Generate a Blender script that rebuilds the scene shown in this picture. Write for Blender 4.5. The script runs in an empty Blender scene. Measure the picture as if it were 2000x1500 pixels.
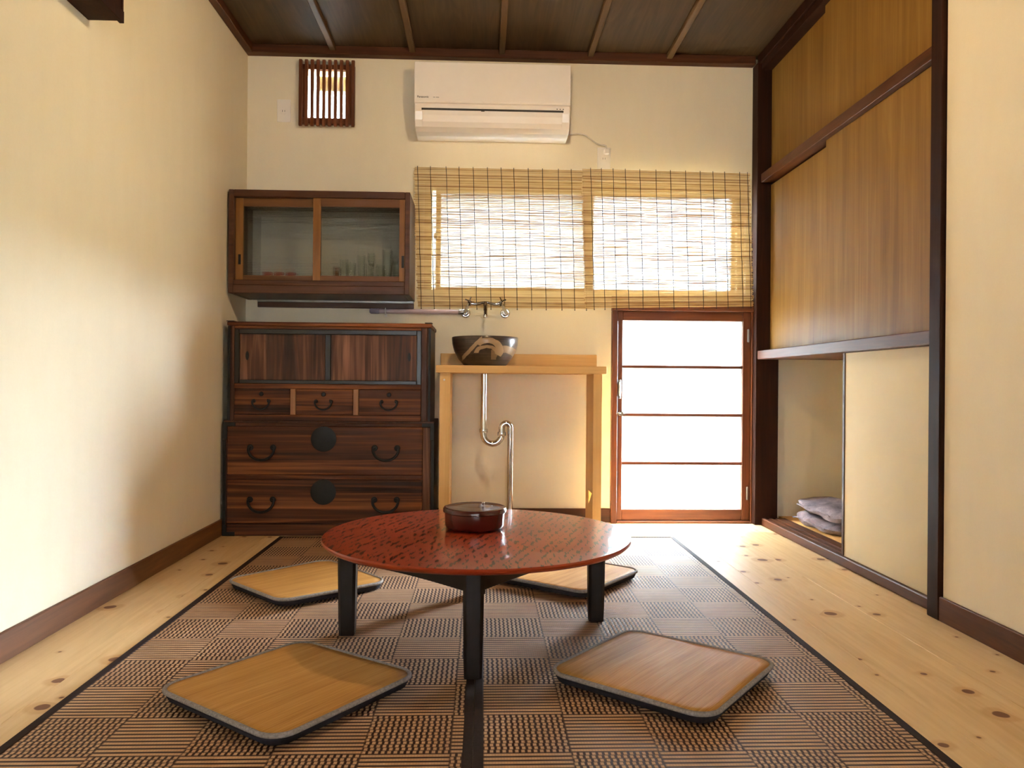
import bpy, bmesh, math, random
from mathutils import Vector, Matrix
random.seed(7)
PI = math.pi
scene = bpy.context.scene
COL = scene.collection

# ------------------------------------------------------------------ camera
cd = bpy.data.cameras.new('camera'); cam = bpy.data.objects.new('camera', cd); COL.objects.link(cam)
cd.sensor_width = 36.0; cd.lens = 1506.2 / 2000 * 36; cd.clip_start = 0.02
_y, _r = 0.0379, 0.0082
R0 = Vector((math.cos(_y), -math.sin(_y), 0)); F0 = Vector((math.sin(_y), math.cos(_y), 0)); U0 = Vector((0, 0, 1))
R1 = math.cos(_r) * R0 + math.sin(_r) * U0; U1 = math.cos(_r) * U0 - math.sin(_r) * R0
mw = Matrix((R1, U1, -F0)).transposed().to_4x4(); mw.translation = Vector((0, 0, 0.75))
cam.matrix_world = mw
scene.camera = cam

# ------------------------------------------------------------------ light
world = bpy.data.worlds.new('sky'); scene.world = world; world.use_nodes = True
bgn = world.node_tree.nodes['Background']
bgn.inputs[0].default_value = (0.74, 0.87, 1.0, 1); bgn.inputs[1].default_value = 360.0
LAMP = 170.0
LAMP_COL = (1.0, 0.735, 0.42)
def portal(name, loc, sx, sz):
    l = bpy.data.lights.new(name, 'AREA'); l.shape = 'RECTANGLE'; l.size = sx; l.size_y = sz; l.cycles.is_portal = True
    o = bpy.data.objects.new(name, l); COL.objects.link(o); o.location = loc; o.rotation_euler = (PI / 2, 0, PI)
    # area lights shine along local -Z; turn it to look into the room (-Y)
    o.rotation_euler = (-PI / 2, 0, 0)
portal('door_daylight', (1.087, 4.33, 0.59), 0.70, 1.08)
portal('window_daylight', (0.56, 4.40, 1.55), 1.80, 0.64)
def rear_portal():
    l = bpy.data.lights.new('rear_daylight', 'AREA'); l.shape = 'RECTANGLE'; l.size = 2.3; l.size_y = 1.4; l.cycles.is_portal = True
    o = bpy.data.objects.new('rear_daylight', l); COL.objects.link(o); o.location = (0.1, -3.40, 0.95); o.rotation_euler = (PI / 2, 0, 0)
rear_portal()
portal('vent_daylight', (-0.845, 4.40, 2.30), 0.26, 0.30)
vs = scene.view_settings
vs.view_transform = 'Standard'; vs.look = 'None'; vs.exposure = 0.0; vs.gamma = 1.0; vs.use_curve_mapping = False
scene.cycles.max_bounces = 10; scene.cycles.diffuse_bounces = 6; scene.cycles.transparent_max_bounces = 16
scene.cycles.caustics_reflective = False; scene.cycles.caustics_refractive = False
scene.cycles.sample_clamp_indirect = 0.0

# ------------------------------------------------------------------ node helpers
def srgb(r, g, b):
    f = lambda c: (c / 255 / 12.92) if c / 255 <= 0.04045 else ((c / 255 + 0.055) / 1.055) ** 2.4
    return (f(r), f(g), f(b), 1)
class X:
    """scalar socket with arithmetic"""
    def __init__(s, nt, so): s.nt, s.so = nt, so
    def _m(s, op, *a):
        n = s.nt.nodes.new('ShaderNodeMath'); n.operation = op
        for i, v in enumerate((s,) + a):
            if isinstance(v, X): s.nt.links.new(v.so, n.inputs[i])
            else: n.inputs[i].default_value = v
        return X(s.nt, n.outputs[0])
    def __add__(s, o): return s._m('ADD', o)
    def __sub__(s, o): return s._m('SUBTRACT', o)
    def __mul__(s, o): return s._m('MULTIPLY', o)
    def __truediv__(s, o): return s._m('DIVIDE', o)
    def floor(s): return s._m('FLOOR')
    def fract(s): return s._m('FRACT')
    def abs(s): return s._m('ABSOLUTE')
    def gt(s, o): return s._m('GREATER_THAN', o)
    def lt(s, o): return s._m('LESS_THAN', o)
    def mod(s, o): return s._m('FLOORED_MODULO', o)
    def pow(s, o): return s._m('POWER', o)
    def mx(s, o): return s._m('MAXIMUM', o)
    def mn(s, o): return s._m('MINIMUM', o)
    def smooth(s, a, b):
        n = s.nt.nodes.new('ShaderNodeMapRange'); n.interpolation_type = 'SMOOTHSTEP'
        s.nt.links.new(s.so, n.inputs[0]); n.inputs[1].default_value = a; n.inputs[2].default_value = b
        return X(s.nt, n.outputs[0])
class Mat:
    def __init__(s, name):
        s.m = bpy.data.materials.new(name); s.m.use_nodes = True; s.nt = s.m.node_tree
        s.b = s.nt.nodes['Principled BSDF']; s.out = s.nt.nodes['Material Output']
    def n(s, t, **k):
        o = s.nt.nodes.new(t)
        for a, v in k.items(): setattr(o, a, v)
        return o
    def l(s, a, b): s.nt.links.new(a.so if isinstance(a, X) else a, b)
    def coords(s, scale=(1, 1, 1), rnd=0.0, rot=(0, 0, 0), loc=(0, 0, 0)):
        tc = s.n('ShaderNodeTexCoord'); mp = s.n('ShaderNodeMapping')
        mp.inputs['Scale'].default_value = scale; mp.inputs['Rotation'].default_value = rot; mp.inputs['Location'].default_value = loc
        src = tc.outputs['Object']
        if rnd:
            oi = s.n('ShaderNodeObjectInfo'); vm = s.n('ShaderNodeVectorMath', operation='SCALE'); vm.inputs[0].default_value = (3.1, 5.7, 7.3)
            s.l(oi.outputs['Random'], vm.inputs['Scale']); va = s.n('ShaderNodeVectorMath', operation='SCALE'); s.l(vm.outputs[0], va.inputs[0]); va.inputs['Scale'].default_value = rnd
            ad = s.n('ShaderNodeVectorMath', operation='ADD'); s.l(src, ad.inputs[0]); s.l(va.outputs[0], ad.inputs[1]); src = ad.outputs[0]
        s.l(src, mp.inputs['Vector']); return mp.outputs[0]
    def xyz(s, vec):
        q = s.n('ShaderNodeSeparateXYZ'); s.l(vec, q.inputs[0]); return [X(s.nt, q.outputs[i]) for i in range(3)]
    def noise(s, vec, scale=5, detail=3, rough=0.5, dist=0.0):
        q = s.n('ShaderNodeTexNoise'); q.inputs['Scale'].default_value = scale; q.inputs['Detail'].default_value = detail
        q.inputs['Roughness'].default_value = rough; q.inputs['Distortion'].default_value = dist
        s.l(vec, q.inputs['Vector']); return X(s.nt, q.outputs['Fac'])
    def ramp(s, fac, stops):
        r = s.n('ShaderNodeValToRGB'); e = r.color_ramp.elements
        while len(e) < len(stops): e.new(0.5)
        for el, (p, c) in zip(e, stops): el.position = p; el.color = c
        s.l(fac, r.inputs[0]); return r.outputs[0]
    def mix(s, fac, a, b, blend='MIX'):
        q = s.n('ShaderNodeMix', data_type='RGBA', blend_type=blend)
        for sock, v in ((q.inputs[0], fac), (q.inputs[6], a), (q.inputs[7], b)):
            if isinstance(v, X) or hasattr(v, 'is_linked'): s.l(v, sock)
            else: sock.default_value = v
        return q.outputs[2]
    def bump(s, h, strength=0.3, dist=0.002):
        q = s.n('ShaderNodeBump'); q.inputs['Strength'].default_value = strength; q.inputs['Distance'].default_value = dist
        s.l(h, q.inputs['Height']); s.l(q.outputs[0], s.b.inputs['Normal']); return q.outputs[0]
    def col(s, c):
        if hasattr(c, 'is_linked'): s.l(c, s.b.inputs['Base Color'])
        else: s.b.inputs['Base Color'].default_value = c
    def set(s, **k):
        for a, v in k.items(): s.b.inputs[a.replace('_', ' ')].default_value = v
        return s

def plain(name, c, rough=0.5, metal=0.0, coat=0.0, var=0.06, scale=30, spec=0.5):
    m = Mat(name); v = m.coords(rnd=1.0)
    f = m.noise(v, scale, 3)
    dk = tuple(x * (1 - var) for x in c[:3]) + (1,); lt = tuple(min(1, x * (1 + var)) for x in c[:3]) + (1,)
    m.col(m.ramp(f, [(0.3, dk), (0.7, lt)])); m.set(Roughness=rough, Metallic=metal)
    m.b.inputs['Coat Weight'].default_value = coat; m.b.inputs['Specular IOR Level'].default_value = spec
    return m.m
def wood(name, dark, mid, light, axis='Z', rough=0.4, fine=1.0, coat=0.0, rings=0.5, bump=0.15, spec=0.35, straight=0.45, stops=(0.28, 0.48, 0.68)):
    """long grain along axis; broad figure plus fine pores"""
    m = Mat(name); k = {'X': 0, 'Y': 1, 'Z': 2}[axis]
    s1 = [5.0] * 3; s1[k] = straight; s2 = [90.0 * fine] * 3; s2[k] = 2.2 * fine; s3 = [22.0 * fine] * 3; s3[k] = 0.8 * fine
    v1 = m.coords(tuple(s1), rnd=1.0); v2 = m.coords(tuple(s2), rnd=1.0); v3 = m.coords(tuple(s3), rnd=1.0)
    a = m.noise(v1, 1.6, 3, 0.55, 0.6); b = m.noise(v2, 1.0, 3, 0.6); c = m.noise(v3, 1.0, 4, 0.6, 0.4)
    ring = ((a * 9.0).fract() - 0.5).abs() * 2.0
    f = a * 0.30 + c * 0.35 + b * 0.22 + ring * (0.13 * rings) 
    m.col(m.ramp(f, list(zip(stops, (dark, mid, light))))); m.set(Roughness=rough)
    m.b.inputs['Coat Weight'].default_value = coat; m.b.inputs['Coat Roughness'].default_value = 0.12
    m.b.inputs['Specular IOR Level'].default_value = spec
    m.bump(b * 0.6 + c * 0.4, bump, 0.002)
    return m.m

# ------------------------------------------------------------------ materials
def wall_mat():
    m = Mat('cream_plaster'); v = m.coords()
    a = m.noise(v, 1.1, 3); vs_ = m.coords((1, 1, 0.25)); b = m.noise(vs_, 14, 4, 0.6); c = m.noise(v, 160, 3)
    f = a * 0.5 + b * 0.3 + c * 0.2
    m.col(m.ramp(f, [(0.3, srgb(229, 217, 191)), (0.7, srgb(238, 227, 203))])); m.set(Roughness=0.85)
    m.b.inputs['Specular IOR Level'].default_value = 0.15
    m.bump(c * 0.5 + b * 0.5, 0.12, 0.002); return m.m
M = {}
M['wall'] = wall_mat()
M['fusuma'] = plain('cream_paper_panel', srgb(208, 194, 162), 0.75, var=0.02, scale=6, spec=0.2)
M['paper'] = plain('pale_lining_paper', srgb(240, 232, 216), 0.8, var=0.01)
M['dark'] = wood('dark_timber', srgb(38, 20, 11), srgb(66, 36, 20), srgb(96, 56, 32), 'Z', 0.5, spec=0.22)
M['darkX'] = wood('dark_timber_long_x', srgb(44, 22, 12), srgb(78, 42, 23), srgb(110, 64, 36), 'X', 0.5, spec=0.25)
M['darkY'] = wood('dark_timber_long_y', srgb(48, 24, 12), srgb(84, 46, 25), srgb(118, 72, 42), 'Y', 0.48, spec=0.25)
M['post'] = wood('blackened_timber', srgb(28, 13, 8), srgb(46, 22, 12), srgb(66, 34, 20), 'Z', 0.6, spec=0.12)
M['darkYl'] = wood('brown_baseboard', srgb(84, 50, 24), srgb(112, 70, 36), srgb(138, 92, 52), 'Y', 0.5, spec=0.3)
M['door'] = wood('door_timber', srgb(72, 36, 18), srgb(108, 58, 31), srgb(138, 80, 46), 'Z', 0.45)
M['doorX'] = wood('door_timber_rail', srgb(72, 36, 18), srgb(108, 58, 31), srgb(138, 80, 46), 'X', 0.45)
M['ceil'] = wood('ceiling_board', srgb(54, 38, 20), srgb(72, 52, 30), srgb(90, 68, 42), 'Y', 0.6, rings=0.8)
M['batten'] = wood('ceiling_batten', srgb(76, 52, 28), srgb(96, 68, 40), srgb(116, 86, 54), 'Y', 0.5)
M['ply'] = wood('varnished_panel', srgb(110, 76, 30), srgb(136, 100, 46), srgb(160, 124, 64), 'Z', 0.5, fine=1.2, rings=0.25, bump=0.05, spec=0.2)
M['pine'] = wood('pale_cypress', srgb(206, 158, 92), srgb(222, 176, 110), srgb(234, 192, 130), 'X', 0.55, bump=0.05)
M['pineZ'] = wood('pale_cypress_upright', srgb(206, 158, 92), srgb(222, 176, 110), srgb(234, 192, 130), 'Z', 0.55, bump=0.05)
M['chestX'] = wood('chest_wood_horizontal', srgb(38, 17, 8), srgb(84, 43, 20), srgb(146, 84, 42), 'X', 0.5, stops=(0.38, 0.49, 0.62), fine=0.7, rings=0.9, bump=0.35, straight=0.10, spec=0.2)
M['chestZ'] = wood('chest_wood_vertical', srgb(44, 23, 14), srgb(88, 52, 33), srgb(152, 104, 76), 'Z', 0.5, stops=(0.37, 0.49, 0.64), fine=0.8, rings=0.7, bump=0.35, straight=0.3, spec=0.25)
M['chestEdge'] = wood('chest_divider_wood', srgb(120, 80, 48), srgb(150, 104, 66), srgb(170, 124, 84), 'Z', 0.5)
M['lacq'] = plain('black_lacquer', srgb(26, 20, 18), 0.3, var=0.2)
M['iron'] = plain('black_iron', srgb(26, 24, 24), 0.5, metal=0.0, var=0.2, spec=0.25)
M['cab'] = wood('cabinet_brown_wood', srgb(54, 27, 12), srgb(80, 44, 21), srgb(106, 62, 31), 'X', 0.42)
M['cabZ'] = wood('cabinet_door_wood', srgb(96, 60, 24), srgb(128, 84, 38), srgb(152, 104, 50), 'Z', 0.38)
M['cabXl'] = wood('cabinet_door_rail_wood', srgb(78, 46, 20), srgb(106, 66, 32), srgb(132, 86, 44), 'X', 0.38)
M['tableleg'] = plain('dark_lacquered_leg', srgb(26, 16, 13), 0.42, var=0.25, spec=0.25)
M['white'] = plain('white_plastic', srgb(238, 230, 220), 0.35, var=0.01)
M['acwhite'] = plain('white_glossy_plastic', srgb(240, 232, 224), 0.18, var=0.01)
M['slot'] = plain('dark_slot', srgb(40, 36, 34), 0.6)
M['chrome'] = plain('chrome', (0.62, 0.62, 0.63, 1), 0.08, metal=1.0, var=0.02)
M['steel'] = plain('dull_steel', (0.32, 0.31, 0.30, 1), 0.35, metal=1.0, var=0.05)
M['pvc'] = plain('lilac_pipe', srgb(196, 172, 176), 0.4, var=0.03)
M['pipe_grey'] = plain('grey_lilac_cap', srgb(150, 134, 146), 0.45, var=0.05)
M['piping'] = plain('grey_felt_piping', srgb(140, 132, 126), 0.9, var=0.25, scale=200, spec=0.1)
M['under'] = plain('dark_underside_cloth', srgb(44, 42, 48), 0.9, var=0.2, spec=0.1)
M['cord'] = plain('dark_string', srgb(40, 32, 30), 0.8, var=0.2)
M['binding'] = plain('dark_brown_cloth_binding', srgb(44, 28, 24), 0.8, var=0.2, scale=150, spec=0.2)
M['redlacq'] = plain('dark_red_lacquer', srgb(70, 20, 13), 0.16, var=0.25, scale=12, coat=0.2)
M['cable'] = plain('grey_cable', srgb(214, 204, 190), 0.5, var=0.03)
M['alu'] = plain('beige_window_frame', srgb(206, 186, 140), 0.45, var=0.05)
M['cup'] = plain('red_cup_glaze', srgb(196, 84, 66), 0.3, var=0.25, scale=60)
M['neighbour'] = plain('grey_render', srgb(74, 76, 72), 0.9, var=0.05, scale=4)
M['ground'] = plain('mossy_ground', srgb(92, 94, 76), 0.9, var=0.05, scale=3)

def floor_mat():
    m = Mat('knotty_pine_floor'); v = m.coords(rnd=1.0)
    w = m.noise(m.coords((6, 0.8, 6), rnd=1.0), 1.2, 3, 0.55, 0.5)
    g = m.noise(m.coords((70, 1.8, 70), rnd=1.0), 1.0, 3, 0.6)
    vo = m.n('ShaderNodeTexVoronoi', feature='F1', voronoi_dimensions='2D'); vo.inputs['Scale'].default_value = 6.5
    dn = m.noise(v, 30, 2)
    m.l(v, vo.inputs['Vector'])
    d = X(m.nt, vo.outputs['Distance']) + dn * 0.05 - 0.025
    cr = m.xyz(vo.outputs['Color'])[0]; cg = m.xyz(vo.outputs['Color'])[1]
    rad = cg * cg * 0.11 + 0.03
    on = cr.gt(0.42)
    core = (rad - d).smooth(-0.012, 0.012) * on
    halo = (rad * 2.3 - d).smooth(-0.05, 0.05) * on
    f = w * 0.55 + g * 0.35 + ((w * 11.0).fract() - 0.5).abs() * 0.12
    base = m.ramp(f, [(0.3, srgb(206, 168, 118)), (0.5, srgb(222, 188, 140)), (0.7, srgb(232, 202, 158))])
    c1 = m.mix(halo * 0.45, base, srgb(190, 136, 84)); c2 = m.mix(core * 0.9, c1, srgb(104, 54, 26))
    m.col(c2); m.set(Roughness=0.5); m.b.inputs['Specular IOR Level'].default_value = 0.25; m.bump(g, 0.05, 0.001); return m.m
M['floor'] = floor_mat()

def mat_weave():
    m = Mat('woven_rush_blocks'); x, y, z = m.xyz(m.coords())
    B = 0.1785
    par = ((x / B).floor() + (y / B).floor()).mod(2.0)
    # stripes running across (along x)
    sa = ((y / (B / 11)).fract() - 0.5).abs() * 2.0           # 0 centre .. 1 edge
    ha = sa.smooth(0.45, 0.72)                                # dark gap
    xa = ((x / 0.006).fract() - 0.5).abs() * 2.0
    ha = ha.mx(xa.smooth(0.7, 1.0) * 0.25)
    # houndstooth grid block
    cell = (x / (B / 14)); row = (y / (B / 13))
    sh = row.floor().mod(2.0) * 0.16
    sb = (((cell + sh).fract()) - 0.5).abs() * 2.0
    sc = ((row).fract() - 0.5).abs() * 2.0
    hb = sb.smooth(0.42, 0.70).mx(sc.smooth(0.55, 0.85) * 0.75)
    edge = ((x / B).fract() - 0.5).abs().gt(0.488).mx(((y / B).fract() - 0.5).abs().gt(0.485)) * 0.6
    h = (hb * par + ha * (par * -1.0 + 1.0)).mx(edge)
    nz = m.noise(m.coords(), 6, 3); n2 = m.noise(m.coords((8, 60, 8)), 3, 2)
    lt = m.ramp(nz * 0.6 + n2 * 0.4, [(0.3, srgb(186, 144, 108)), (0.7, srgb(212, 172, 134))])
    c = m.mix(h, lt, srgb(54, 26, 18)); m.col(c); m.set(Roughness=0.6)
    m.b.inputs['Specular IOR Level'].default_value = 0.28
    m.bump(h * -1.0 + 1.0, 0.5, 0.0015); return m.m
M['weave'] = mat_weave()

def bamboo():
    m = Mat('woven_bamboo_skin'); x, y, z = m.xyz(m.coords(rnd=0.0))
    s = ((y / 0.0042).fract() - 0.5).abs() * 2.0
    a = m.noise(m.coords((1.5, 34, 1), rnd=1.0), 1.0, 4, 0.7); b = m.noise(m.coords((6, 240, 1), rnd=1.0), 1.0, 2)
    c0 = m.ramp(a * 0.6 + b * 0.4, [(0.32, srgb(164, 112, 50)), (0.5, srgb(188, 136, 68)), (0.7, srgb(208, 158, 92))])
    m.col(m.mix(s.smooth(0.8, 1.0) * 0.35, c0, srgb(96, 58, 26))); m.set(Roughness=0.6); m.b.inputs['Specular IOR Level'].default_value = 0.2
    m.bump(s * -1.0 + a, 0.15, 0.001); return m.m
M['bamboo'] = bamboo()

def table_top():
    m = Mat('red_lacquer_with_dark_flecks')
    rot = (0, 0, 0.34)
    a = m.noise(m.coords((95, 15, 10), rot=rot), 1.0, 2, 0.5); b = m.noise(m.coords((260, 42, 20), rot=rot), 1.0, 2, 0.6)
    x, y, z = m.xyz(m.coords(rot=rot)); ln = (((x + a * 0.012) / 0.024).fract() - 0.5).abs() * 2.0
    g = m.noise(m.coords(), 3, 2)
    fl = (a * 0.65 + b * 0.35 - ln * 0.16).smooth(0.468, 0.51)
    base = m.ramp(g, [(0.3, srgb(134, 46, 22)), (0.7, srgb(160, 62, 32))])
    zc = m.xyz(m.coords())[2]
    c = m.mix(fl * zc.gt(0.0098) * 0.95, base, srgb(34, 10, 8)); m.col(c); m.set(Roughness=0.3)
    m.b.inputs['Coat Weight'].default_value = 0.45; m.b.inputs['Coat Roughness'].default_value = 0.07; m.b.inputs['Specular IOR Level'].default_value = 0.3
    return m.m
M['tabletop'] = table_top()

def reed_mat():
    m = Mat('split_reed'); g = m.n('ShaderNodeNewGeometry')
    ri = X(m.nt, g.outputs['Random Per Island']); a = m.noise(m.coords((9, 60, 60)), 1.0, 3)
    c = m.ramp(ri * 0.6 + a * 0.4, [(0.20, srgb(150, 104, 58)), (0.40, srgb(216, 184, 128)), (0.70, srgb(240, 220, 172))])
    m.col(c); m.set(Roughness=0.6)
    tr = m.n('ShaderNodeBsdfTranslucent'); m.l(c, tr.inputs[0])
    mx = m.n('ShaderNodeMixShader'); mx.inputs[0].default_value = 0.16; m.l(m.b.outputs[0], mx.inputs[1]); m.l(tr.outputs[0], mx.inputs[2])
    m.l(mx.outputs[0], m.out.inputs[0]); return m.m
M['reed'] = reed_mat()

def frosted(name, t=0.62, tint=(1, 1, 1, 1), tc=(0.95, 0.97, 1, 1)):
    m = Mat(name); tp = m.n('ShaderNodeBsdfTransparent'); tp.inputs[0].default_value = tint
    tr = m.n('ShaderNodeBsdfTranslucent'); tr.inputs[0].default_value = tc
    v = m.noise(m.coords(), 120, 2); m.bump(v, 0.1, 0.001)
    gl = m.n('ShaderNodeBsdfGlossy'); gl.inputs['Roughness'].default_value = 0.25
    mx = m.n('ShaderNodeMixShader'); mx.inputs[0].default_value = 1 - t; m.l(tp.outputs[0], mx.inputs[1]); m.l(tr.outputs[0], mx.inputs[2])
    m2 = m.n('ShaderNodeMixShader'); m2.inputs[0].default_value = 0.05; m.l(mx.outputs[0], m2.inputs[1]); m.l(gl.outputs[0], m2.inputs[2])
    m.l(m2.outputs[0], m.out.inputs[0]); return m.m
M['frost'] = frosted('frosted_glass', 0.86)
M['shoji'] = frosted('shoji_paper', 0.0, (1, 1, 1, 1), (0.28, 0.275, 0.27, 1))
M['privacy'] = frosted('privacy_glass', 0.30, (0.76, 0.77, 0.77, 1), (0.52, 0.53, 0.53, 1))
def thin_glass(name, t=0.6, rough=0.0):
    m = Mat(name); tp = m.n('ShaderNodeBsdfTransparent'); tp.inputs[0].default_value = (0.99, 1, 0.99, 1)
    g = m.n('ShaderNodeBsdfGlass'); g.inputs['IOR'].default_value = 1.45; g.inputs['Roughness'].default_value = rough; g.inputs[0].default_value = (0.95, 0.97, 0.95, 1)
    mx = m.n('ShaderNodeMixShader'); mx.inputs[0].default_value = 1 - t; m.l(tp.outputs[0], mx.inputs[1]); m.l(g.outputs[0], mx.inputs[2])
    m.l(mx.outputs[0], m.out.inputs[0]); return m.m
M['reeded'] = thin_glass('reeded_glass', 0.62)
M['tumbler'] = thin_glass('drinking_glass', 0.12)
def amber():
    m = Mat('amber_glass'); g = m.n('ShaderNodeBsdfGlass'); g.inputs[0].default_value = (0.75, 0.5, 0.25, 1)
    tp = m.n('ShaderNodeBsdfTransparent'); tp.inputs[0].default_value = (0.8, 0.6, 0.4, 1)
    mx = m.n('ShaderNodeMixShader'); mx.inputs[0].default_value = 0.6; m.l(tp.outputs[0], mx.inputs[1]); m.l(g.outputs[0], mx.inputs[2]); m.l(mx.outputs[0], m.out.inputs[0]); return m.m
M['amber'] = amber()

def bowl_mat():
    m = Mat('brown_glazed_bowl_with_wave'); x, y, z = m.xyz(m.coords())
    n = m.noise(m.coords(), 25, 3); wob = n * 0.012 - 0.006
    lines = m.noise(m.coords((3, 3, 260)), 1.0, 2)
    base = m.ramp(lines * 0.6 + n * 0.4, [(0.35, srgb(40, 30, 24)), (0.6, srgb(74, 58, 48)), (0.75, srgb(96, 78, 64))])
    front = y.lt(0.0)
    # rising sweep from lower left to the crest
    t = x * 0.98 + 0.118; up = z - (t * 1.02 + 0.030) + wob
    band1 = up.abs().lt(0.013) * x.lt(-0.015) * x.gt(-0.115)
    # curling crest: ring around (0.005, 0.085)
    dx = x - 0.012; dz = z - 0.078; r = (dx * dx * 0.55 + dz * dz)._m('SQRT') + wob
    band2 = (r - 0.045).abs().lt(0.014) * (dx * 0.5 + dz).gt(0.0)
    dx2 = x - 0.008; dz2 = z - 0.062; r2 = (dx2 * dx2 * 0.35 + dz2 * dz2)._m('SQRT') + wob
    band3 = (r2 - 0.030).abs().lt(0.007) * dz2.gt(0.0)
    # second, fainter wave on the right
    dx3 = x - 0.10; dz3 = z - 0.03; r3 = (dx3 * dx3 * 0.6 + dz3 * dz3)._m('SQRT') + wob
    band4 = (r3 - 0.052).abs().lt(0.018) * dz3.gt(0.0) * x.gt(0.03)
    k = (band1.mx(band2).mx(band3)).mx(band4 * 0.55) * front
    c = m.mix(k * 0.85, base, srgb(176, 146, 108)); m.col(c); m.set(Roughness=0.28); m.bump(lines, 0.25, 0.001)
    m.b.inputs['Coat Weight'].default_value = 0.3; return m.m
M['bowl'] = bowl_mat()
def zabuton_mat():
    m = Mat('grey_violet_quilted_cloth'); n = m.noise(m.coords(), 18, 4, 0.6); w = m.noise(m.coords(), 300, 2)
    m.col(m.ramp(n * 0.7 + w * 0.3, [(0.3, srgb(78, 68, 76)), (0.55, srgb(134, 120, 128)), (0.75, srgb(166, 150, 146))])); m.set(Roughness=0.85)
    m.bump(n, 0.6, 0.01); return m.m
M['zab'] = zabuton_mat()

# ------------------------------------------------------------------ mesh helpers
class MB:
    def __init__(s): s.bm = bmesh.new()
    def box(s, x0, x1, y0, y1, z0, z1):
        v = [s.bm.verts.new((x, y, z)) for x in (x0, x1) for y in (y0, y1) for z in (z0, z1)]
        for f in ((0, 1, 3, 2), (4, 6, 7, 5), (0, 4, 5, 1), (2, 3, 7, 6), (0, 2, 6, 4), (1, 5, 7, 3)): s.bm.faces.new([v[i] for i in f])
        return s
    def prism(s, pts, axis, a, b):
        """extrude a 2D outline along axis. pts are the two other coords in xyz order"""
        def P(p, t):
            if axis == 'X': return (t, p[0], p[1])
            if axis == 'Y': return (p[0], t, p[1])
            return (p[0], p[1], t)
        A = [s.bm.verts.new(P(p, a)) for p in pts]; B = [s.bm.verts.new(P(p, b)) for p in pts]
        s.bm.faces.new(A); s.bm.faces.new(B[::-1]); n = len(pts)
        for i in range(n): s.bm.faces.new([A[i], B[i], B[(i + 1) % n], A[(i + 1) % n]])
        return s
    def lathe(s, prof, c=(0, 0, 0), n=32, axis='Z'):
        rings = []
        for r, h in prof:
            if r < 1e-6:
                rings.append([s.bm.verts.new(s._ax(axis, c, 0, 0, h))]); continue
            rings.append([s.bm.verts.new(s._ax(axis, c, r * math.cos(2 * PI * i / n), r * math.sin(2 * PI * i / n), h)) for i in range(n)])
        for A, B in zip(rings, rings[1:]):
            for i in range(n):
                j = (i + 1) % n
                if len(A) == 1 and len(B) == 1: continue
                if len(A) == 1: s.bm.faces.new([A[0], B[i], B[j]])
                elif len(B) == 1: s.bm.faces.new([A[i], A[j], B[0]])
                else: s.bm.faces.new([A[i], A[j], B[j], B[i]])
        return s
    def _ax(s, axis, c, a, b, h):
        if axis == 'Z': p = (a, b, h)
        elif axis == 'Y': p = (a, h, b)
        else: p = (h, a, b)
        return (p[0] + c[0], p[1] + c[1], p[2] + c[2])
    def tube(s, pts, r, n=10, cap=True, closed=False):
        pts = [Vector(p) for p in pts]; rr = r if isinstance(r, (list, tuple)) else [r] * len(pts); rings = []
        up = None; N = len(pts)
        for i, p in enumerate(pts):
            if closed: t = (pts[(i + 1) % N] - pts[i - 1]).normalized()
            else: t = (pts[min(i + 1, N - 1)] - pts[max(i - 1, 0)]).normalized()
            if up is None: up = t.orthogonal().normalized()
            up = (up - t * up.dot(t)).normalized(); sd = t.cross(up)
            rings.append([s.bm.verts.new(p + (up * math.cos(2 * PI * k / n) + sd * math.sin(2 * PI * k / n)) * rr[i]) for k in range(n)])
        prs = list(zip(rings, rings[1:])) + ([(rings[-1], rings[0])] if closed else [])
        for A, B in prs:
            for k in range(n): s.bm.faces.new([A[k], A[(k + 1) % n], B[(k + 1) % n], B[k]])
        if cap and not closed: s.bm.faces.new(rings[0][::-1]); s.bm.faces.new(rings[-1])
        return s
    def rings_closed(s, rings):
        R = [[s.bm.verts.new(p) for p in ring] for ring in rings]; n = len(R[0])
        for A, B in zip(R, R[1:]):
            for k in range(n): s.bm.faces.new([A[k], A[(k + 1) % n], B[(k + 1) % n], B[k]])
        s.bm.faces.new(R[0][::-1]); s.bm.faces.new(R[-1]); return s

def link(name, me, mat, parent=None, kind=None):
    o = bpy.data.objects.new(name, me); COL.objects.link(o)
    if mat is not None and not me.materials: me.materials.append(mat)
    if parent is not None: o.parent = parent
    if kind: o['kind'] = kind
    return o
def world_of(o):
    v = Vector((0, 0, 0))
    while o is not None: v += o.location; o = o.parent
    return v
def build(name, mb, mat, parent=None, bevel=0.0, smooth=False, origin=None, kind=None, seg=2):
    """mesh given in world coordinates; origin goes to its own centre (or origin)"""
    bm = mb.bm; bmesh.ops.recalc_face_normals(bm, faces=bm.faces)
    co = [v.co for v in bm.verts]
    if origin is None:
        origin = Vector([(min(c[i] for c in co) + max(c[i] for c in co)) / 2 for i in range(3)])
    origin = Vector(origin)
    for v in bm.verts: v.co -= origin
    if bevel:
        es = [e for e in bm.edges if len(e.link_faces) == 2 and e.calc_face_angle(0) > 0.6]
        bmesh.ops.bevel(bm, geom=es, offset=bevel, segments=seg, affect='EDGES', profile=0.5, clamp_overlap=True)
    me = bpy.data.meshes.new(name); bm.to_mesh(me); bm.free()
    if smooth:
        for p in me.polygons: p.use_smooth = True
        try: me.set_sharp_from_angle(angle=0.7)
        except Exception: pass
    o = link(name, me, mat, parent, kind); o.location = origin - (world_of(parent) if parent is not None else Vector((0, 0, 0)))
    return o
def bx(name, dims, mat, parent=None, bevel=0.0015, kind=None):
    return build(name, MB().box(*dims), mat, parent, bevel, kind=kind, seg=1)
def tag(o, label, cat, group=None):
    o['label'] = label; o['category'] = cat
    if group: o['group'] = group
    return o
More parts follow.
